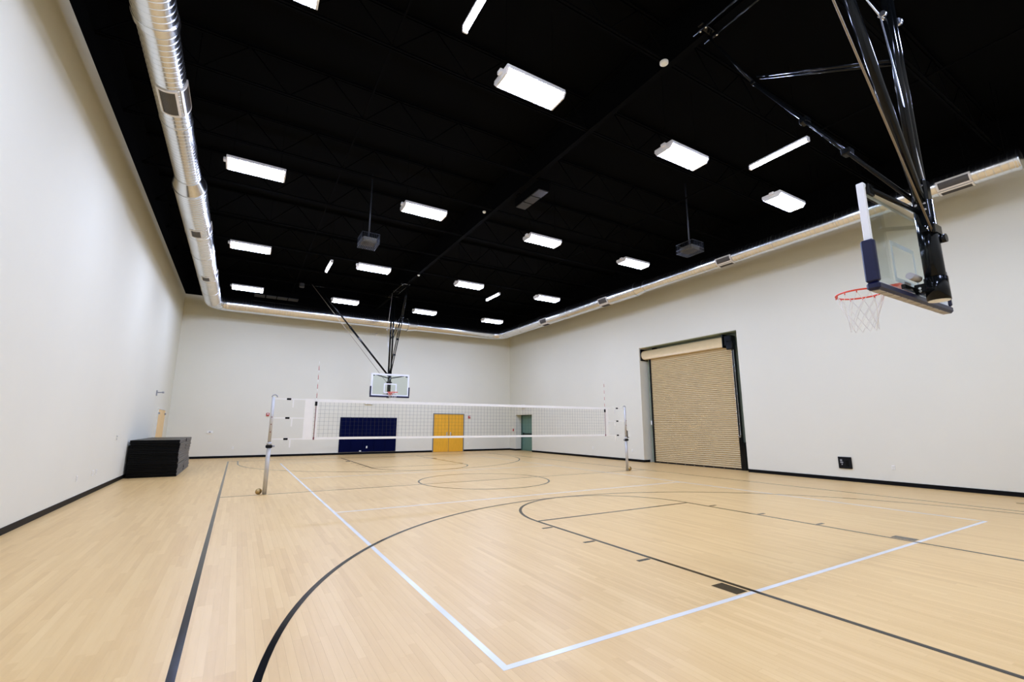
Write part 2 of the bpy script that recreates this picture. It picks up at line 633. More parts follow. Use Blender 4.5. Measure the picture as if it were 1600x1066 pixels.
# ================================================================ DOORS
# door_1: golden double door in the back wall
d1 = struct(empty('door_1', (4.59, YB, 0)), 'golden wooden double door with grey frame in back wall')
X0, X1, ZT = 3.66, 5.52, 2.14
fr = MB()
fr.bbox(X0 - .05, X0, YB - .035, YB + .02, 0, ZT + .05, .004).bbox(X1, X1 + .05, YB - .035, YB + .02, 0, ZT + .05, .004).bbox(X0, X1, YB - .035, YB + .02, ZT, ZT + .05, .004)
fr.build('door_frame', 'door_frame', d1)
MB().box(X0, X1, YB - .004, YB - .001, 0.0, ZT).build('rebate', 'door_frame', d1)
mid = (X0 + X1) / 2
for a, b_ in ((X0 + .004, mid - .012), (mid + .012, X1 - .004)):
    lf = MB().bbox(a, b_, YB - .026, YB - .004, 0.008, ZT - .004, .004).build('door_leaf', 'maple_door', d1)
    hx = b_ - .10 if a < mid - .1 else a + .10
    MB().bbox(hx - .03, hx + .03, YB - .034, YB - .026, 0.9, 1.12, .003).tube((hx, YB - .034, 1.0), (hx, YB - .075, 1.0), .012, 10).tube((hx, YB - .075, 1.0), (hx + (-.10 if a < mid - .1 else .10), YB - .075, 1.0), .011, 10).build('lever_handle', 'chrome', lf)

# door_2: green door in a recess of the right wall
d2 = struct(empty('door_2', (XR + .45, 11.9, 0)), 'green metal door recessed in right wall')
xd = XR + 0.46
MB().bbox(xd - .06, xd + .06, GD[1] - .09, GD[1], 0, GD[2], .004).bbox(xd - .06, xd + .06, GD[0], GD[0] + .09, 0, GD[2], .004).bbox(xd - .06, xd + .06, GD[0] + .09, GD[1] - .09, GD[2] - .06, GD[2], .004).build('door_frame', 'green_frame', d2)
lf = MB().bbox(xd - .02, xd + .03, GD[0] + .095, GD[1] - .095, .01, GD[2] - .065, .004).build('door_leaf', 'green_door', d2)
MB().bbox(xd - .075, xd - .035, GD[0] + .25, GD[1] - .25, 0.98, 1.04, .008).bbox(xd - .06, xd - .02, GD[0] + .2, GD[0] + .3, .95, 1.07, .006).bbox(xd - .06, xd - .02, GD[1] - .3, GD[1] - .2, .95, 1.07, .006).build('panic_bar', 'black_matte', lf)

# door_4: pale wooden double door in the left wall
d4 = struct(empty('door_4', (XL, 11.1, 0)), 'pale wooden double door in left wall behind the mats')
Y0, Y1, ZT = 10.14, 12.06, 2.08
MB().bbox(XL - .02, XL + .035, Y0 - .05, Y0, 0, ZT + .05, .004).bbox(XL - .02, XL + .035, Y1, Y1 + .05, 0, ZT + .05, .004).bbox(XL - .02, XL + .035, Y0, Y1, ZT, ZT + .05, .004).build('door_frame', 'cream_plastic', d4)
ym = (Y0 + Y1) / 2
for a, b_ in ((Y0 + .004, ym - .01), (ym + .01, Y1 - .004)):
    lf = MB().bbox(XL + .002, XL + .026, a, b_, .008, ZT - .004, .004).build('door_leaf', 'pale_door', d4)
    hy = a + .08 if a < ym - .1 else b_ - .08
    MB().bbox(XL + .026, XL + .07, hy - .13, hy + .03, ZT - .18, ZT - .11, .008).build('door_closer', 'grey_plastic', lf)

# door_3: roll-up door
d3 = struct(empty('door_3', (XR + .35, 0.05, 0)), 'tan slatted roll-up door in recess of right wall')
xc = XR + 0.36
CY0, CY1, CZ = -1.80, 2.02, 4.40
prof = [(0, 0), (-.020, .005), (-.030, .018), (-.031, .036), (-.024, .054), (0, .0722)]
pitch = 0.0725
sm = MB()
for (dx, dz) in prof:
    sm.v.append((xc + dx, CY0, dz))
    sm.v.append((xc + dx, CY1, dz))
for i in range(len(prof) - 1):
    sm.face((2 * i, 2 * i + 2, 2 * i + 3, 2 * i + 1), False)
n0 = len(sm.v)
sm.box(xc + .001, xc + .012, CY0, CY1, 0, .0722)
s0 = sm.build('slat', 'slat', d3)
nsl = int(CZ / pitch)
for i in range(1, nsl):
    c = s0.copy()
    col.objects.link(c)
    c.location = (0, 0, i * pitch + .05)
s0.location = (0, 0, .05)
MB().bbox(xc - .03, xc + .03, CY0, CY1, 0.002, .05, .006).build('bottom_bar', 'black_matte', d3)
for j in range(9):
    yy = CY0 + .25 + j * .42
    MB().tube((xc - .03, yy, .028), (xc - .04, yy, .028), .012, 8).build('bolt', 'chrome', d3)
# guides
MB().bbox(xc - .055, xc + .05, CY1, CY1 + .075, 0, 4.45, .004).build('guide_rail', 'black_steel', d3)
MB().bbox(xc - .055, xc + .05, CY0 - .10, CY0, 0, 4.45, .004).bbox(xc - .055, xc + .05, CY0 - .20, CY0 - .10, 0, .95, .004).build('guide_rail', 'black_steel', d3)
# coil hood
hc = (XR + .26, 4.545)
mb = MB()
mb.lathe((hc[0], -1.62, hc[1]), (0, 1, 0), [(0, 0.001), (0, .19), (0, .19), (0.0, .19), (3.93, .19), (3.93, .19), (3.93, .001)], 40)
mb.box(hc[0] + .02, xc - .005, -1.62, 2.31, hc[1] - .20, hc[1] - .15)
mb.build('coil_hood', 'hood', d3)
MB().bbox(XR + .05, XR + .48, -1.66, -1.625, 4.30, 4.80, .006).bbox(XR + .10, XR + .40, -1.95, -1.66, 4.36, 4.74, .03).bbox(XR + .02, XR + .26, -2.02, -1.78, 4.20, 4.52, .03).build('end_bracket', 'black_steel', d3)
MB().bbox(XR + .05, XR + .48, 2.312, 2.345, 4.30, 4.80, .006).build('end_bracket', 'black_steel', d3)
MB().bbox(XR + .36, XR + .5, 1.75, 1.95, 4.66, 4.83, .01).build('support_lug', 'black_matte', d3)
ch = MB()
for yy in (-1.90, -1.97):
    zz = 1.2
    while zz < 4.25:
        ch.tube((XR + .17, yy, zz), (XR + .17, yy, zz + .05), .008, 6)
        zz += .058
ch.path([(XR + .17, -1.90, 1.2), (XR + .17, -1.915, 1.14), (XR + .17, -1.935, 1.12), (XR + .17, -1.955, 1.14), (XR + .17, -1.97, 1.2)], .008, 6)
ch.tube((XR + .10, -1.93, 4.27), (XR + .20, -1.93, 4.27), .07, 18)
ch.build('hoist_chain', 'chrome', d3)
# steel lining of the opening
MB().box(XR + .505, XR + .519, RD[0] + .014, RD[1] - .001, 0, RD[2] - .014).box(XR + .02, XR + .50, RD[0] + .001, RD[0] + .012, 0, RD[2] - .001).box(XR + .02, XR + .5, RD[0] + .014, RD[1] - .3, RD[2] - .012, RD[2] - .001).build('recess_lining', 'sage', d3)
MB().bbox(xc - .065, xc - .02, CY1 + .08, CY1 + .14, 1.55, 1.72, .006).build('limit_switch', 'white_plastic', d3)

# ================================================================ LIGHTS
HB_Z = 6.95
hbx = (-6.25, -2.45, 1.27, 5.02)
hby = (-11.3, -6.2, -1.13, 4.0, 9.07)
LX, LY = 0.56, 0.225


def high_bay(loc):
    x, y, z = 0, 0, 0
    root = empty('high_bay_light', (0, 0, 0))
    mb = MB()
    mb.bbox(-LX, LX, -LY, LY, .03, .085, .008)
    for s_ in (-1, 1):           # end plates follow the lens section
        n = len(mb.v)
        for xx in (s_ * LX, s_ * (LX - .03)):
            mb.v += [(xx, -LY, .04), (xx, -LY, .02), (xx, -.167, -.054), (xx, .167, -.054), (xx, LY, .02), (xx, LY, .04)]
        mb.face(tuple(n + q for q in range(6)))
        mb.face(tuple(n + 11 - q for q in range(6)))
        for q in range(6):
            mb.face((n + q, n + 6 + q, n + 6 + (q + 1) % 6, n + (q + 1) % 6))
    mb.build('housing', 'lamp_white', root)
    # slightly dropped prismatic lens
    le = MB()
    a, b_, t = LX - .031, LY - .022, .04
    n = len(le.v)
    le.v += [(-a, -b_, .03), (a, -b_, .03), (a, b_, .03), (-a, b_, .03), (-a, -b_ + t, -.052), (a, -b_ + t, -.052), (a, b_ - t, -.052), (-a, b_ - t, -.052)]
    for q in ((4, 7, 6, 5), (0, 4, 5, 1), (2, 6, 7, 3)):
        le.face(q)
    le.build('lens', 'lens', root)
    for s in (-1, 1):
        fi = MB()
        kx = -LX + .05
        while kx < LX - .05:
            fi.box(kx, kx + .014, s * (LY - .028), s * (LY + .004), -.002, .03)
            kx += .034
        fi.box(-LX + .03, LX - .03, s * (LY - .002), s * (LY + .004), .018, .034)
        fi.build('fin_row', 'lamp_white', root)
    MB().bbox(-LX - .055, -LX, -.09, .02, .02, .085, .008).build('driver_box', 'lamp_white', root)
    w = MB()
    h = ZD - HB_Z
    for sx in (-1, 1):
        for sy in (-1, 1):
            w.tube((sx * (LX - .1), sy * (LY - .06), .08), (sx * (LX - .1), 0, .55), .0025, 6)
        w.tube((sx * (LX - .1), 0, .55), (sx * (LX - .1), 0, h), .003, 6)
    split_build(w, 'hanger_wire', 'black_ceiling', root)
    return root


proto = high_bay(None)
first = True
rown = ['fifth row from the back wall', 'fourth row from the back wall', 'third row from the back wall', 'second row from the back wall', 'row nearest the back wall']
coln = ['leftmost', 'second from the left', 'third from the left', 'rightmost']
for j, y in enumerate(hby):
    for i, x in enumerate(hbx):
        o = proto if first else copy_tree(proto)
        first = False
        o.location = (x, y, HB_Z)
        tag(o, 'rectangular white ceiling light, %s in the %s' % (coln[i], rown[j]), 'ceiling light', 'rectangular high-bay lights')

tl = empty('tube_light')
MB().lathe((0, -.56, 0), (0, 1, 0), [(0, .001), (0, .03), (.01, .036), (1.11, .036), (1.12, .03), (1.12, .001)], 20).build('tube', 'tube', tl)
MB().bbox(-.045, .045, -.59, .59, .03, .075, .01).build('housing', 'lamp_white', tl)
split_build(MB().bbox(-.04, .04, -.6, -.565, -.04, .06, .008).bbox(-.04, .04, .565, .6, -.04, .06, .008), 'end_cap', 'lamp_white', tl)
split_build(MB().tube((0, -.4, .07), (0, -.4, ZD - HB_Z), .003, 6).tube((0, .4, .07), (0, .4, ZD - HB_Z), .003, 6), 'hanger_wire', 'black_ceiling', tl)
for i, (x, y, lab) in enumerate(((-3.86, -7.28, 'slim tube light cut off by the top edge of the picture'), (2.87, -7.26, 'slim glowing tube light left of the near hoop brace'),
                                 (-3.86, 4.56, 'slim tube light to the left of the far hoop'), (2.87, 4.98, 'slim tube light to the right of the far hoop'))):
    o = tl if i == 0 else copy_tree(tl)
    o.location = (x, y, HB_Z)
    tag(o, lab, 'tube light', 'slim tube lights')

# ================================================================ SPIRAL DUCT
DZ = 6.9
duct = tag(empty('spiral_duct', (-7.54, 12.07, DZ)), 'galvanised spiral air duct running round three walls under the ceiling', 'duct')


def duct_run(a, b_, r, pitch=0.116):
    a, b_ = Vector(a), Vector(b_)
    d = (b_ - a)
    L = d.length
    mb = MB()
    mb.lathe(a, d, [(0, r), (L, r)], 48)
    t = pitch * .5
    while t < L - .02:
        h = .007
        mb.lathe(a, d, [(t - .010, r), (t - .006, r + h)], 48)
        mb.lathe(a, d, [(t - .006, r + h), (t + .006, r + h)], 48)
        mb.lathe(a, d, [(t + .006, r + h), (t + .010, r)], 48)
        t += pitch
    mb.build('duct_section', 'galv', duct)


def collar(p, axis, r, w=.05):
    p, d = Vector(p), Vector(axis)
    MB().lathe_sharp(p - d * w / 2, d, [(0, r), (0, r + .012), (0.005, r + .016), (w - .005, r + .016), (w, r + .012), (w, r)], 40).build('collar', 'galv', duct)


def reducer(p, axis, r0, r1, L=.3):
    MB().lathe_sharp(Vector(p), axis, [(-.06, r0 + .003), (-.06, r0 + .022), (-.03, r0 + .022), (-.03, r0 + .004), (0, r0 + .004), (L, r1 + .004), (L + .04, r1 + .004), (L + .04, r1 + .018), (L + .07, r1 + .018), (L + .07, r1 + .002)], 48).build('reducer', 'galv', duct)


def elbow(c, r, R, a0, a1, n=5):
    """gored elbow in the xy plane round centre c"""
    mb = MB()
    nn = 40
    s = 0
    rings = []
    for k in range(n + 1):
        t = a0 + (a1 - a0) * k / n
        rings.append(t)
    for k in range(n):
        base = len(mb.v)
        for t in (rings[k], rings[k + 1]):
            for q in range(nn):
                b_ = 2 * PI * q / nn
                rr = R + r * math.cos(b_)
                mb.v.append((c[0] + rr * math.cos(t), c[1] + rr * math.sin(t), DZ + r * math.sin(b_)))
        for q in range(nn):
            q2 = (q + 1) % nn
            mb.face((base + q, base + q2, base + nn + q2, base + nn + q), True)
    for t in rings:      # raised gore seams
        pts = []
        for q in range(nn):
            b_ = 2 * PI * q / nn
            rr = R + (r + .002) * math.cos(b_)
            pts.append((c[0] + rr * math.cos(t), c[1] + rr * math.sin(t), DZ + (r + .002) * math.sin(b_)))
        mb.path(pts, .006, 6, closed=True)
    mb.build('elbow', 'galv', duct)


def grille(axis_pt, along, a_mid, half, y0, y1, r, inner):
    """curved register on a run along y; angle measured from straight down towards the room side"""
    x = axis_pt
    n = 10
    mb = MB()
    fr_ = MB()
    ro = r + .012

    def P(a, y, rr):
        return (x + inner * rr * math.sin(a), y, DZ - rr * math.cos(a))
    a0, a1 = a_mid - half, a_mid + half
    fw = .035
    # frame as four curved strips with thickness
    def patch(b, aa, ab, ya, yb, r_out, r_in, m):
        for k in range(m):
            t0, t1 = aa + (ab - aa) * k / m, aa + (ab - aa) * (k + 1) / m
            v = [P(t0, ya, r_out), P(t1, ya, r_out), P(t1, yb, r_out), P(t0, yb, r_out), P(t0, ya, r_in), P(t1, ya, r_in), P(t1, yb, r_in), P(t0, yb, r_in)]
            s = len(b.v)
            b.v += v
            for q in ((0, 1, 2, 3), (4, 5, 1, 0), (5, 6, 2, 1), (6, 7, 3, 2), (7, 4, 0, 3)):
                b.face(tuple(s + i for i in (q if inner > 0 else q[::-1])))
    fa = fw / r
    patch(fr_, a0, a1, y0, y0 + fw, ro + .008, r - .01, n)
    patch(fr_, a0, a1, y1 - fw, y1, ro + .008, r - .01, n)
    patch(fr_, a0, a0 + fa, y0 + fw, y1 - fw, ro + .008, r - .01, 1)
    patch(fr_, a1 - fa, a1, y0 + fw, y1 - fw, ro + .008, r - .01, 1)
    g = fr_.build('register_frame', 'grille_frame', duct)
    patch(mb, a0 + fa, a1 - fa, y0 + fw, y1 - fw, r + .008, r - .01, n)
    nb = 9
    for k in range(nb):
        t = a0 + fa + (a1 - a0 - 2 * fa) * (k + .5) / nb
        patch(mb, t - .012, t + .012, y0 + fw, y1 - fw, r + .016, r, 1)
    mb.build('register_louvres', 'grille_dark', g)


XLd, YBd, XRd = -7.54, 12.07, 7.18
R1, R2, R3, R4 = .237, .315, .268, .212
RE = .62
duct_run((XLd, YF + .35, DZ), (XLd, -4.85, DZ), R1 + .012)
collar((XLd, -4.82, DZ), (0, 1, 0), R1 + .016, .12)
duct_run((XLd, -4.75, DZ), (XLd, -.25, DZ), R1)
collar((XLd, -2.42, DZ), (0, 1, 0), R1)
reducer((XLd, .22, DZ), (0, -1, 0), R2, R1, .42)
duct_run((XLd, .26, DZ), (XLd, YBd - RE, DZ), R2)
for y in (3.12, 4.95, 7.65, 9.6):
    collar((XLd, y, DZ), (0, 1, 0), R2)
elbow((XLd + RE, YBd - RE), R2, RE, PI, PI / 2)
duct_run((XLd + RE, YBd, DZ), (1.42, YBd, DZ), R2)
for x in (-6.6, -4.57, -1.6):
    collar((x, YBd, DZ), (1, 0, 0), R2)
reducer((1.42, YBd, DZ), (1, 0, 0), R2 + .03, R3, .45)
duct_run((1.87, YBd, DZ), (XRd - RE, YBd, DZ), R3)
for x in (4.47, 6.3):
    collar((x, YBd, DZ), (1, 0, 0), R3)
elbow((XRd - RE, YBd - RE), R3, RE, PI / 2, 0)
duct_run((XRd, YBd - RE, DZ), (XRd, .75, DZ), R3)
for y in (9.5, 7.6, 5.2, 3.3):
    collar((XRd, y, DZ), (0, 1, 0), R3)
reducer((XRd, .75, DZ), (0, -1, 0), R3, R4, .35)
duct_run((XRd, .42, DZ), (XRd, -9.75, DZ), R4)
for y in (-2.3, -4.7, -6.4, -9.72):
    collar((XRd, y, DZ), (0, 1, 0), R4)
MB().lathe((XRd, -9.75, DZ), (0, -1, 0), [(0, R4), (.02, R4), (.03, R4 - .02), (.03, .001)], 40).build('end_cap', 'galv', duct)
for (y0, y1) in ((-3.56, -2.88),):
    grille(XLd, None, 0.0, .58, y0, y1, R1, 1)
    grille(XLd, None, 1.30, .5, y0, y1, R1, 1)
for (y0, y1) in ((2.33, 2.85), (6.85, 7.35)):
    grille(XLd, None, 0.0, .42, y0, y1, R2, 1)
    grille(XLd, None, 1.30, .38, y0, y1, R2, 1)
for (y0, y1, r) in ((-9.06, -8.48, R4), (-3.42, -2.88, R4), (2.3, 2.85, R3), (6.8, 7.4, R3)):
    grille(XRd, None, 0.05, .5, y0, y1, r, -1)
    grille(XRd, None, 1.15, .5, y0, y1, r, -1)
hg = MB()
for y in (-12, -9, -6, -2.5, 1.5, 5, 8, 10.8):
    for s in (-1, 1):
        hg.tube((XLd + s * .2, y, DZ), (XLd + s * .2, y, ZD), .005, 6)
        hg.tube((XRd + s * .2, max(y, -9.6), DZ), (XRd + s * .2, max(y, -9.6), ZD), .005, 6)
for x in (-5.5, -2.5, .5, 3, 5.5):
    for s in (-1, 1):
        hg.tube((x, YBd + s * .24, DZ), (x, YBd + s * .24, ZD), .005, 6)
split_build(hg, 'hanger_rod', 'black_ceiling', duct)


# ================================================================ BASKETBALL BACKSTOPS
def backstop(s, label):
    """s=+1: near unit facing +y; s=-1: far unit facing -y.  Both fold to the -x side."""
    root = tag(empty('basketball_hoop', (0, s * -10.1, 2.8)), label, 'basketball hoop')
    Y = lambda y: s * y
    p3 = lambda x, y, z: (x, s * y, z)
    yb = -9.87                  # front of glass
    zb, zt, hw = 2.85, 3.92, .915

    def B(mb, x0, x1, y0, y1, z0, z1, b=.006):
        return mb.bbox(x0, x1, Y(y0), Y(y1), z0, z1, b)
    # backboard
    gl = B(MB(), -hw + .02, hw - .02, yb - .012, yb, zb + .02, zt - .02, .002).build('backboard_glass', 'glass', root)
    e = MB()
    for (a, b_, c, d) in ((-hw + .03, hw - .03, zb + .03, zt - .03), (-.305, .305, zb + .15, zb + .15 + .457)):
        t = .05
        for (x0, x1, z0, z1) in ((a, b_, c, c + t), (a, b_, d - t, d), (a, a + t, c + t, d - t), (b_ - t, b_, c + t, d - t)):
            e.box(x0, x1, Y(yb), Y(yb + .0015), z0, z1)
    e.build('target_lines', 'etch', gl)
    f = MB()
    B(f, -hw, -hw + .045, yb - .06, yb + .004, zb, zt)
    B(f, hw - .045, hw, yb - .06, yb + .004, zb, zt)
    B(f, -hw + .045, hw - .045, yb - .06, yb + .004, zt - .045, zt)
    B(f, -hw + .045, hw - .045, yb - .06, yb + .004, zb, zb + .04)
    f.build('backboard_frame', 'frame_white', root)
    pd = MB()
    B(pd, -hw - .03, hw + .03, yb - .085, yb + .03, zb - .05, zb + .03, .02)
    B(pd, -hw - .03, -hw + .03, yb - .085, yb + .03, zb + .03, 3.31, .015)
    B(pd, hw - .03, hw + .03, yb - .085, yb + .03, zb + .03, 3.31, .015)
    po = pd.build('edge_pad', 'navy_pad', root)
    up = MB()
    for k in range(11):
        xa = -hw + .0 + k * 2 * hw / 11
        B(up, xa + .012, xa + 2 * hw / 11 - .012, yb - .06, yb + .005, zb - .056, zb - .048, .002)
    up.build('pad_underside', 'pad_grey', po)
    # rim
    rc = (0, -9.42, 3.02)
    rm = MB()
    rm.path([p3(.229 * math.cos(t), rc[1] + .229 * math.sin(t), rc[2]) for t in [2 * PI * q / 40 for q in range(40)]], .0095, 10, closed=True)
    B(rm, -.09, .09, yb + .0, yb + .012, rc[2] - .10, rc[2] + .02)
    n = len(rm.v)
    rm.v += [p3(-.09, yb + .012, rc[2] + .008), p3(.09, yb + .012, rc[2] + .008), p3(.13, rc[1] - .19, rc[2] + .004), p3(-.13, rc[1] - .19, rc[2] + .004),
             p3(-.09, yb + .012, rc[2] - .03), p3(.09, yb + .012, rc[2] - .03), p3(.13, rc[1] - .19, rc[2] - .006), p3(-.13, rc[1] - .19, rc[2] - .006)]
    for q in ((0, 1, 2, 3), (7, 6, 5, 4), (0, 4, 5, 1), (1, 5, 6, 2), (2, 6, 7, 3), (3, 7, 4, 0)):
        rm.face(tuple(n + i for i in q))
    for sx in (-1, 1):
        rm.tube(p3(sx * .07, yb + .01, rc[2] - .09), p3(sx * .16, rc[1] - .155, rc[2] - .006), .009, 8)
    for q in range(12):
        t = 2 * PI * (q + .5) / 12
        a = p3(.229 * math.cos(t), rc[1] + .229 * math.sin(t), rc[2] - .008)
        b_ = (a[0], a[1], a[2] - .022)
        rm.tube(a, b_, .006, 6)
    ring = rm.build('rim', 'rim', root)
    nt = MB()
    levels = [(0, .226), (.10, .20), (.19, .165), (.27, .14), (.34, .132), (.41, .135)]
    for q in range(12):
        for dr in (-1, 1):
            pts = []
            for li, (dz, rr) in enumerate(levels):
                t = 2 * PI * (q + .5 + dr * li * .5) / 12
                pts.append(p3(rr * math.cos(t), rc[1] + rr * math.sin(t), rc[2] - .025 - dz))
            nt.path(pts, .0028, 5)
    nt.build('hoop_net', 'netcord', root)
    # mast
    my = -10.10
    mt = MB()
    mt.tube(p3(0, my, 2.80), p3(0, my, 3.86), .085, 24)
    mt.tube(p3(0, my, 2.78), p3(0, my, 3.02), .096, 24)
    B(mt, -.07, .07, my - .07, my + .07, 3.66, 4.10, .02)
    for sx in (-1, 1):
        mt.tube(p3(sx * .058, my, 3.95), p3(sx * .058, my, ZJ - .04), .042, 16)
        B(mt, sx * .075, sx * .13, my - .03, my + .03, 3.50, 3.56, .006)
    B(mt, -.10, .10, my - .09, my - .06, 3.48, 3.58)
    mast = mt.build('mast', 'black_steel', root)
    MB().tube(p3(0, my, 2.775), p3(0, my, 2.782), .088, 24).build('mast_cap', 'frame_white', mast)
    # board mounting arms
    am = MB()
    B(am, -.045, .045, yb - .06, my + .06, 2.88, 2.98, .006)
    for sx in (-1, 1):
        am.tube(p3(0, my, 3.72), p3(sx * .80, yb - .06, 3.88), .024, 12)
        B(am, sx * .74, sx * .86, yb - .085, yb - .055, 3.80, 3.915)
    B(am, -.32, .32, yb - .075, yb - .04, 2.90, 2.95)
    split_build(am, 'board_arm', 'black_steel', root)
    MB().tube(p3(-.28, yb - .11, 3.03), p3(-.06, yb - .11, 3.03), .035, 14).build('height_adjuster', 'pad_grey', root)
    # bolts
    bl = MB()
    for (x, z) in ((-.048, 2.93), (-.048, 2.90)):
        bl.tube(p3(x, my + .12, z), p3(x - .012, my + .12, z), .014, 8)
    for z in (3.53,):
        for sx in (-1, 1):
            bl.tube(p3(sx * .11, my - .03, z), p3(sx * .11, my - .045, z), .018, 10)
    for z in (3.75, 3.82, 3.92, 4.02):
        for sx in (-1, 1):
            bl.tube(p3(-.07, my + sx * .035, z), p3(-.085, my + sx * .035, z), .012, 8)
    split_build(bl, 'bolt', 'chrome', mast)
    # front brace with knee
    knee = (0, -8.5, 6.45)
    fb = MB()
    for sx in (-1, 1):
        fb.tube(p3(sx * .03, my + .06, 3.90), p3(sx * .045, knee[1], knee[2]), .022, 12)
        fb.tube(p3(sx * .04, knee[1] - .06, knee[2] + .08), p3(sx * .05, my + .04, 5.62), .017, 10)
        fb.tube(p3(sx * .03, knee[1], knee[2]), p3(sx * .03, -7.85, ZJ - .1), .02, 10)
    fb.tube(p3(-.09, knee[1], knee[2]), p3(.09, knee[1], knee[2]), .03, 12)
    for t in (.35, .62):
        q = Vector((0, my + .06, 3.9)).lerp(Vector(knee), t)
        fb.bbox(-.06, .06, Y(q.y) - .05, Y(q.y) + .05, q.z - .04, q.z + .04, .01)
    fb.build('front_brace', 'black_steel', root)
    # side brace and its cable
    sb = MB()
    a, b_ = Vector((0, my, 3.78)), Vector((-3.45, my - .30, ZJ - .05))
    sb.tube(p3(*a), p3(*a.lerp(b_, .56)), .045, 14)
    sb.tube(p3(*a.lerp(b_, .55)), p3(*b_), .035, 14)
    q = a.lerp(b_, .555)
    sb.tube(p3(*(q - (b_ - a).normalized() * .06)), p3(*(q + (b_ - a).normalized() * .06)), .055, 14)
    sb.build('side_brace', 'black_steel', root)
    MB().tube(p3(-.08, my - .06, 3.50), p3(-3.75, my - .12, ZJ - .04), .010, 8).build('hoist_cable', 'cable', root)
    # cross bracket with pulleys, second cable
    MB().tube(p3(-.22, my + .03, 6.12), p3(.22, my + .03, 6.22), .016, 10).tube(p3(.17, my - .01, 6.21), p3(.24, my - .01, 6.23), .04, 14).tube(p3(-.25, my - .01, 6.10), p3(-.2, my - .01, 6.11), .03, 14).build('pulley_bar', 'chrome', root)
    MB().tube(p3(-.22, my + .02, 6.1), p3(.085, my - .06, 3.45), .008, 8).tube(p3(-.22, my + .02, 6.1), p3(-.22, -9.55, ZJ - .05), .008, 8).build('safety_cable', 'cable_blue', root)
    MB().tube(p3(.08, my - .12, 3.44), p3(.08, my - .05, 3.44), .045, 16).build('pulley', 'black_steel', mast)
    # ceiling rails
    rl = MB()
    for x in (-.23, .05):
        rl.tube(p3(x, -10.5, ZJ - .08), p3(x, -7.72, ZJ - .08), .022, 12)
    for y in (-10.45, -9.2, -7.9):
        B(rl, -.30, .12, y - .05, y + .05, ZJ - .06, ZJ - .021)
    rl.tube(p3(-.25, my, ZJ - .06), p3(.25, my, ZJ - .06), .03, 12)
    rl.tube(p3(-3.6, my - .3, ZJ - .03), p3(-3.2, my - .3, ZJ - .03), .03, 12)
    split_build(rl, 'ceiling_rail', 'black_steel', root)
    rb = MB()
    for x in (-.23, .05):
        for y in (-7.85, -7.95, -9.2):
            rb.tube(p3(x, y, ZJ - .10), p3(x, y, ZJ - .115), .014, 8)
    split_build(rb, 'rail_bolt', 'chrome', root)
    return root


backstop(1, 'near basketball hoop hung from the ceiling, seen from behind its glass backboard')
backstop(-1, 'far basketball hoop with glass backboard above the navy wall pad')

# ================================================================ VOLLEYBALL NET AND POSTS
NT, NBt = 2.115, 1.17


def vpost(x, sx, label):
    root = tag(empty('volleyball_post', (x, 0, 0)), label, 'post')
    MB().tube((x, 0, 0), (x, 0, 1.12), .044, 24).lathe((x, 0, 1.06), (0, 0, 1), [(0, .044), (0, .05), (.06, .05), (.06, .036)], 24).build('lower_tube', 'post', root)
    MB().tube((x, 0, 1.1), (x, 0, 2.13), .034, 24).build('upper_tube', 'post', root)
    cl = MB().bbox(x - .065, x + .065, -.062, .062, 1.0, 1.065, .012).build('clamp', 'black_matte', root)
    MB().bbox(x + sx * -.065, x + sx * -.115, -.02, .02, 1.015, 1.055, .006).build('clamp_lever', 'grey_plastic', cl)
    pts = [(x + sx * (.03 - .055 * (1 - math.cos(t))), 0, 2.13 + .055 * math.sin(t)) for t in [PI * q / 12 for q in range(13)]]
    MB().path(pts, .012, 8).build('top_hook', 'grey_plastic', root)
    b = MB()
    for z in (1.35, 1.52, 1.68):
        b.tube((x, -.036, z), (x, -.046, z), .012, 8)
    b.build('pins', 'dark_red', root)
    if sx > 0:
        MB().bbox(x + .02, x + .07, -.03, .03, 1.08, 1.34, .01).tube((x + .045, -.03, 1.12), (x + .045, -.09, 1.12), .012, 8).build('winch', 'black_matte', root)
    MB().lathe((x, 0, 0), (0, 0, 1), [(0, .075), (.006, .075), (.008, .05), (.008, .044)], 24).build('floor_ring', 'brass', root)
    fl = tag(MB().lathe((x + sx * .115, 0, .075), (0.25 * sx, 1, 0), [(-.006, .001), (-.006, .066), (.006, .066), (.006, .001)], 24).tube((x + sx * .10, -.02, .012), (x + sx * .10, .02, .012), .011, 8).build('floor_cover', 'brass'),
             'small open brass floor cap at the foot of the %s volleyball post' % ('left' if sx < 0 else 'right'), 'floor cap', 'brass floor caps')
    return root


vpost(-5.43, -1, 'silver volleyball post on the left, nearer the camera')
vpost(5.45, 1, 'silver volleyball post on the right, near the roll-up door')

net = tag(empty('volleyball_net', (0, 0, NBt)), 'white-taped volleyball net stretched across the court', 'volleyball net')
NX0, NX1 = -4.76, 4.66
tp = MB()
tp.box(NX0, NX1, -.004, .004, NT - .07, NT).build('top_tape', 'tape', net)
MB().box(NX0, NX1, -.004, .004, NBt, NBt + .055).build('bottom_tape', 'tape', net)
for x0, x1 in ((NX0, NX0 + .20), (NX1 - .12, NX1)):
    MB().box(x0, x1, -.003, .003, NBt + .055, NT - .07).build('side_band', 'tape', net)
nm = MB()
x = NX0 + .25
while x < NX1 - .12:
    nm.box(x - .0012, x + .0012, -.0012, .0012, NBt + .05, NT - .065)
    x += .0995
for k in range(1, 9):
    z = NBt + .05 + k * (NT - NBt - .115) / 9
    nm.box(NX0 + .2, NX1 - .12, -.0012, .0012, z - .0012, z + .0012)
nm.build('netting', 'mesh_cord', net)
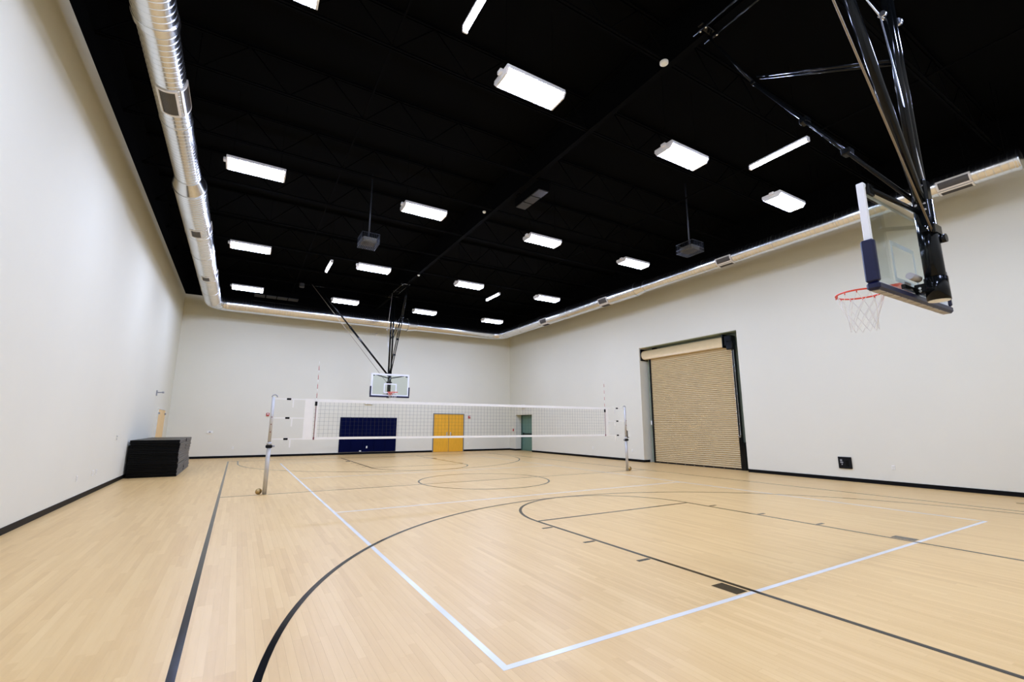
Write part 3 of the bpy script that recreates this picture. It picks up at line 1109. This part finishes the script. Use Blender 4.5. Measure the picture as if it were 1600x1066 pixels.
for sx, xe, xp in ((-1, NX0, -5.394), (1, NX1, 5.414)):
    for z in (NT - .02, (NT + NBt) / 2 + .02, NBt + .02):
        st = MB().box(xe, xp, -.003, .003, z - .014, z + .014).build('tension_strap', 'tape', net)
        xm = xe + (xp - xe) * .55
        MB().bbox(xm - .045, xm + .045, -.012, .012, z - .022, z + .022, .004).build('buckle', 'black_matte', st)
        MB().box(xm + .10 * -sx - .02, xm + .10 * -sx + .01, -.004, -.001, z - .19, z - .014).build('strap_tail', 'tape', st)
for x, lb in ((-4.52, 'left'), (4.52, 'right')):
    an = MB()
    an.tube((x, -.012, NBt + .02), (x, -.012, NT - .09), .007, 8)
    ao = an.build('antenna', 'dark_red', net)
    for k in range(9):
        z0 = NT - .09 + k * .11
        MB().tube((x, -.012, z0), (x, -.012, z0 + .11), .0055, 8).build('antenna_band', 'red' if k % 2 else 'tape', ao)
    MB().bbox(x - .025, x + .025, -.03, .006, NT - .16, NT - .06, .006).build('antenna_clamp', 'black_matte', ao)
    MB().bbox(x - .014, x + .014, -.024, 0, NBt - .005, NBt + .06, .005).build('antenna_clip', 'dark_red', ao)
    MB().box(x + .015, x + .06, -.005, .005, NBt + .055, NT - .07).build('boundary_band', 'tape', ao)

# ================================================================ MATS
MH = 0.0505
mx0, mx1 = XL + .06, -7.50


def build_mat(y0, y1):
    root = empty('foam_mat', (0, 0, 0))
    MB().bbox(mx0, mx1 - .006, y0, y1, 0.001, MH - .001, .010).build('mat_body', 'mat_black', root)
    MB().box(mx1 - .012, mx1, y0 + .03, y1 - .03, .014, MH - .012).build('edge_strip', 'mat_edge', root)
    return root


for si, (ya, yb_, nm_) in enumerate(((5.30, 7.18, 'front'), (7.26, 9.12, 'rear'))):
    base = build_mat(ya, yb_)
    for i in range(21):
        o = base if i == 0 else copy_tree(base)
        jx = random.uniform(-.012, .012) + (.012 if i < 7 else 0) - (.02 if 7 <= i < 14 and si else 0)
        o.location = (jx if i else .012, random.uniform(-.012, .012), i * MH)
        if i == 0:
            lab = 'black folded exercise mat at the bottom of the %s stack' % nm_
        elif i == 20:
            lab = 'black folded exercise mat on top of the %s stack' % nm_
        else:
            lab = 'black folded exercise mat, %s from the bottom of the %s stack' % (ORD[i], nm_)
        tag(o, lab, 'exercise mat', 'black mats stacked by the left wall')

# ================================================================ WALL PAD
pad = tag(empty('wall_pad', (0, YB, .1)), 'navy blue wall pad below the far basketball hoop', 'wall pad')
for k in range(5):
    xa = -1.50 + k * .596
    MB().bbox(xa, xa + .594, YB - .05, YB, .12, 1.91, .012).build('pad_panel', 'wallpad', pad)
MB().box(-1.50, 1.48, YB - .012, YB, .10, .12).build('bottom_batten', 'grey_plastic', pad)
MB().bbox(-.115, -.045, YB - .056, YB - .049, .30, .42, .003).box(-.095, -.065, YB - .058, YB - .055, .33, .35).box(-.095, -.065, YB - .058, YB - .055, .37, .39).build('outlet_cutout', 'white_plastic', pad)
MB().bbox(-.46, -.36, YB - .06, YB - .049, .14, .19, .003).build('pad_tag', 'white_plastic', pad)


# ================================================================ SMALL WALL DEVICES
def plate(name, label, cat, wall, u, z, w, h, d, m, dark=None, group=None):
    """plate on a wall: back (u=x), right / left (u=y)"""
    if wall == 'back':
        f = lambda mb, a, b_, c, e, t0, t1, bv: mb.bbox(a, b_, YB - t1, YB - t0, c, e, bv)
        loc = (u, YB, z)
    elif wall == 'right':
        f = lambda mb, a, b_, c, e, t0, t1, bv: mb.bbox(XR - t1, XR - t0, a, b_, c, e, bv)
        loc = (XR, u, z)
    else:
        f = lambda mb, a, b_, c, e, t0, t1, bv: mb.bbox(XL + t0, XL + t1, a, b_, c, e, bv)
        loc = (XL, u, z)
    root = tag(empty(name, loc), label, cat, group)
    f(MB(), u - w / 2, u + w / 2, z - h / 2, z + h / 2, 0, d, min(.006, d / 3)).build('face_plate', m, root)
    if dark:
        for (a, b_, c, e, m2) in dark:
            f(MB(), u + a, u + b_, z + c, z + e, d - .002, d + .006, .002).build('insert', m2, root)
    return root


outl = [(-.018, .018, .008, .034, 'cream_plastic'), (-.018, .018, -.034, -.008, 'cream_plastic')]
strobe = [(-.03, .03, -.01, .05, 'white_plastic')]
plate('fire_alarm', 'red fire alarm strobe on back wall behind the left volleyball post', 'fire alarm', 'back', -4.87, 2.0, .13, .15, .06, 'red', strobe, 'fire alarm strobes')
plate('fire_alarm', 'red fire alarm strobe right of the golden double door', 'fire alarm', 'back', 5.90, 2.0, .13, .15, .06, 'red', [(-.02, .05, -.01, .04, 'white_plastic')], 'fire alarm strobes')
plate('fire_alarm_pull', 'small red pull station beside the green door', 'fire alarm', 'right', 13.06, 1.24, .10, .14, .05, 'red', [(-.03, .03, -.01, .02, 'white_plastic')])
plate('emergency_light', 'cream emergency light on back wall left above the navy pad', 'emergency light', 'back', -.10, 2.66, .42, .11, .08, 'cream_plastic', [(-.19, -.09, -.05, .01, 'white_plastic'), (.09, .19, -.05, .01, 'white_plastic')])
plate('wall_phone_plate', 'white wall plate with dark centre near the back left corner', 'wall plate', 'back', -7.14, 1.17, .24, .12, .03, 'white_plastic', [(-.035, .035, -.03, .03, 'grey_plastic')])
plate('outlet', 'white outlet low on back wall between corner and left post', 'outlet', 'back', -6.17, .45, .075, .12, .01, 'white_plastic', outl, 'white outlets')
plate('outlet', 'white outlet low on back wall right of the golden door', 'outlet', 'back', 5.85, .45, .075, .12, .01, 'white_plastic', outl, 'white outlets')
plate('outlet', 'white outlet low on right wall near the black wall box', 'outlet', 'right', -6.27, .45, .075, .12, .01, 'white_plastic', outl, 'white outlets')
plate('outlet', 'white outlet low on right wall left of the roll-up door', 'outlet', 'right', 3.0, .45, .075, .12, .01, 'white_plastic', outl, 'white outlets')
plate('outlet', 'white outlet low on right wall between green door and roll-up door', 'outlet', 'right', 5.6, .45, .075, .12, .01, 'white_plastic', outl, 'white outlets')
plate('outlet', 'white outlet low on left wall, nearest the mats', 'outlet', 'left', 2.25, .45, .075, .12, .01, 'white_plastic', outl, 'white outlets')
plate('outlet', 'white double outlet low on left wall, second from the mats', 'outlet', 'left', 1.95, .45, .12, .12, .01, 'white_plastic', outl, 'white outlets')
plate('outlet', 'white outlet low on left wall, farthest from the mats', 'outlet', 'left', .78, .44, .075, .12, .01, 'white_plastic', outl, 'white outlets')
plate('light_switch', 'grey switch plate on left wall before the mats', 'switch', 'left', 3.8, 1.17, .08, .13, .012, 'wall', [(-.02, .02, .015, .05, 'grey_plastic'), (-.02, .02, -.05, -.015, 'grey_plastic')])
plate('wall_box', 'black square electrical box low on right wall', 'electrical box', 'right', -5.165, .50, .33, .32, .035, 'black_matte',
      [(.06, .11, .04, .09, 'grey_plastic'), (.04, .11, -.01, .025, 'grey_plastic'), (.055, .085, -.06, -.03, 'grey_plastic'), (-.10, -.02, -.09, .07, 'mat_black')])
ex = tag(empty('exit_sign', (XR, 11.88, 2.66)), 'white exit sign box above the green door', 'exit sign')
MB().bbox(XR - .09, XR - .03, 11.70, 12.06, 2.56, 2.76, .008).build('sign_box', 'white_plastic', ex)
MB().bbox(XR - .035, XR, 11.83, 11.93, 2.6, 2.72, .004).build('wall_mount', 'white_plastic', ex)
MB().bbox(XR - .085, XR - .035, 11.72, 12.04, 2.552, 2.56, .002).build('down_light', 'grey_plastic', ex)
ex = tag(empty('wall_bracket', (XL, 9.3, 2.62)), 'small grey fixture projecting from left wall above the mats', 'wall fixture')
MB().bbox(XL, XL + .03, 9.14, 9.26, 2.54, 2.74, .006).build('wall_mount', 'grey_plastic', ex)
MB().tube((XL + .02, 9.22, 2.66), (XL + .20, 9.26, 2.67), .018, 10).bbox(XL + .16, XL + .22, 9.20, 9.32, 2.64, 2.70, .01).build('arm', 'grey_plastic', ex)
dm = tag(MB().lathe((.1, YB, 6.48), (0, -1, 0), [(0, .07), (.02, .07), (.045, .05), (.055, .001)], 24).build('wall_sensor', 'white_plastic'), 'small round white sensor high on back wall above the far hoop', 'sensor')

# floor cover plate at right
tag(MB().lathe((7.52, -8.75, 0), (0, 0, 1), [(.0021, .075), (.008, .072), (.010, .06), (.010, .001)], 28).build('floor_plate', 'brass'), 'brown round cover plate on floor at right edge', 'floor plate')

# ================================================================ CEILING FIXTURES
M['device_tan'] = mat('dark_tan_device', (0.10, 0.085, 0.05), 0.6, vary=0.3, vscale=30)


def wire_cage(x, y, label):
    root = tag(empty('wire_cage', (x, y, 6.5)), label, 'wire cage', 'hanging wire cages')
    hx, hy, z0, z1 = .24, .29, 6.50, 6.78
    g = MB()
    r = .006
    for z in (z0, z0 + .10, z1):
        for sy in (-1, 1):
            g.tube((x - hx, y + sy * hy, z), (x + hx, y + sy * hy, z), r, 6)
        for sx in (-1, 1):
            g.tube((x + sx * hx, y - hy, z), (x + sx * hx, y + hy, z), r, 6)
    for k in range(11):
        xx = x - hx + 2 * hx * k / 10
        for sy in (-1, 1):
            g.tube((xx, y + sy * hy, z0), (xx, y + sy * hy, z1), r * .8, 6)
        g.tube((xx, y - hy, z0), (xx, y + hy, z0), r * .8, 6)
    for k in range(11):
        yy = y - hy + 2 * hy * k / 10
        for sx in (-1, 1):
            g.tube((x + sx * hx, yy, z0), (x + sx * hx, yy, z1), r * .8, 6)
        g.tube((x - hx, yy, z0), (x + hx, yy, z0), r * .8, 6)
    g.build('cage_bars', 'cage', root)
    MB().bbox(x - .19, x + .19, y - .21, y + .21, z0 + .05, z0 + .19, .02).build('device_body', 'device_tan', root)
    MB().tube((x, y, z1 - .09), (x, y, ZD), .02, 12).bbox(x - .1, x + .1, y - .1, y + .1, z1 - .1, z1 - .07, .004).build('drop_pole', 'cage', root)
    return root


wire_cage(4.87, -3.52, 'hanging black wire cage on a pole near the right duct')
wire_cage(-3.38, .80, 'hanging black wire cage on a pole in the middle left ceiling')


def ceil_grille(x0, x1, y0, y1, z, n, axis, label):
    root = tag(empty('return_grille', ((x0 + x1) / 2, (y0 + y1) / 2, z)), label, 'air grille', 'return air grilles')
    MB().box(x0, x1, y0, y1, z + .03, ZJ).build('plenum', 'black_ceiling', root)
    for k in range(n):
        if axis == 'x':
            a, b_ = x0 + (x1 - x0) * k / n, x0 + (x1 - x0) * (k + 1) / n
            MB().bbox(a + .02, b_ - .02, y0 + .02, y1 - .02, z, z + .03, .004).build('grille_panel', 'return_dark', root)
        else:
            a, b_ = y0 + (y1 - y0) * k / n, y0 + (y1 - y0) * (k + 1) / n
            MB().bbox(x0 + .02, x1 - .02, a + .02, b_ - .02, z, z + .03, .004).build('grille_panel', 'return_dark', root)
    return root


M['return_dark'] = mat('return_grille_dark', (0.022, 0.021, 0.019), 0.6, vary=0.1)
ceil_grille(.14, .48, -2.62, -1.42, 7.62, 3, 'y', 'dark three-part return grille in the middle of the ceiling')
ceil_grille(-6.0, -4.05, 12.40, 12.95, 7.62, 4, 'x', 'dark four-part return grille above the back duct')
for i, (x, y, lab) in enumerate(((-.16, -7.05, 'round white detector on ceiling beside the near hoop rail'), (-.27, -.28, 'tiny white detector in the middle of the ceiling'),
                                 (.02, 6.45, 'small white detector at the end of the far hoop rail'))):
    rr = .075 if i == 0 else .05
    tag(MB().lathe((x, y, ZJ - .02), (0, 0, -1), [(0, rr), (.03, rr), (.05, rr * .7), (.055, .001)], 24).build('smoke_detector', 'white_plastic'), lab, 'detector')
sp = tag(empty('loudspeaker', (-4.2, 9.86, 7.55)), 'small grey speaker hanging left of the far hoop brace', 'loudspeaker')
MB().bbox(-4.3, -4.1, 9.76, 9.96, 7.55, 7.75, .03).build('cabinet', 'return_dark', sp)
MB().tube((-4.2, 9.86, 7.75), (-4.2, 9.86, ZJ + .04), .012, 8).build('bracket', 'black_ceiling', sp)
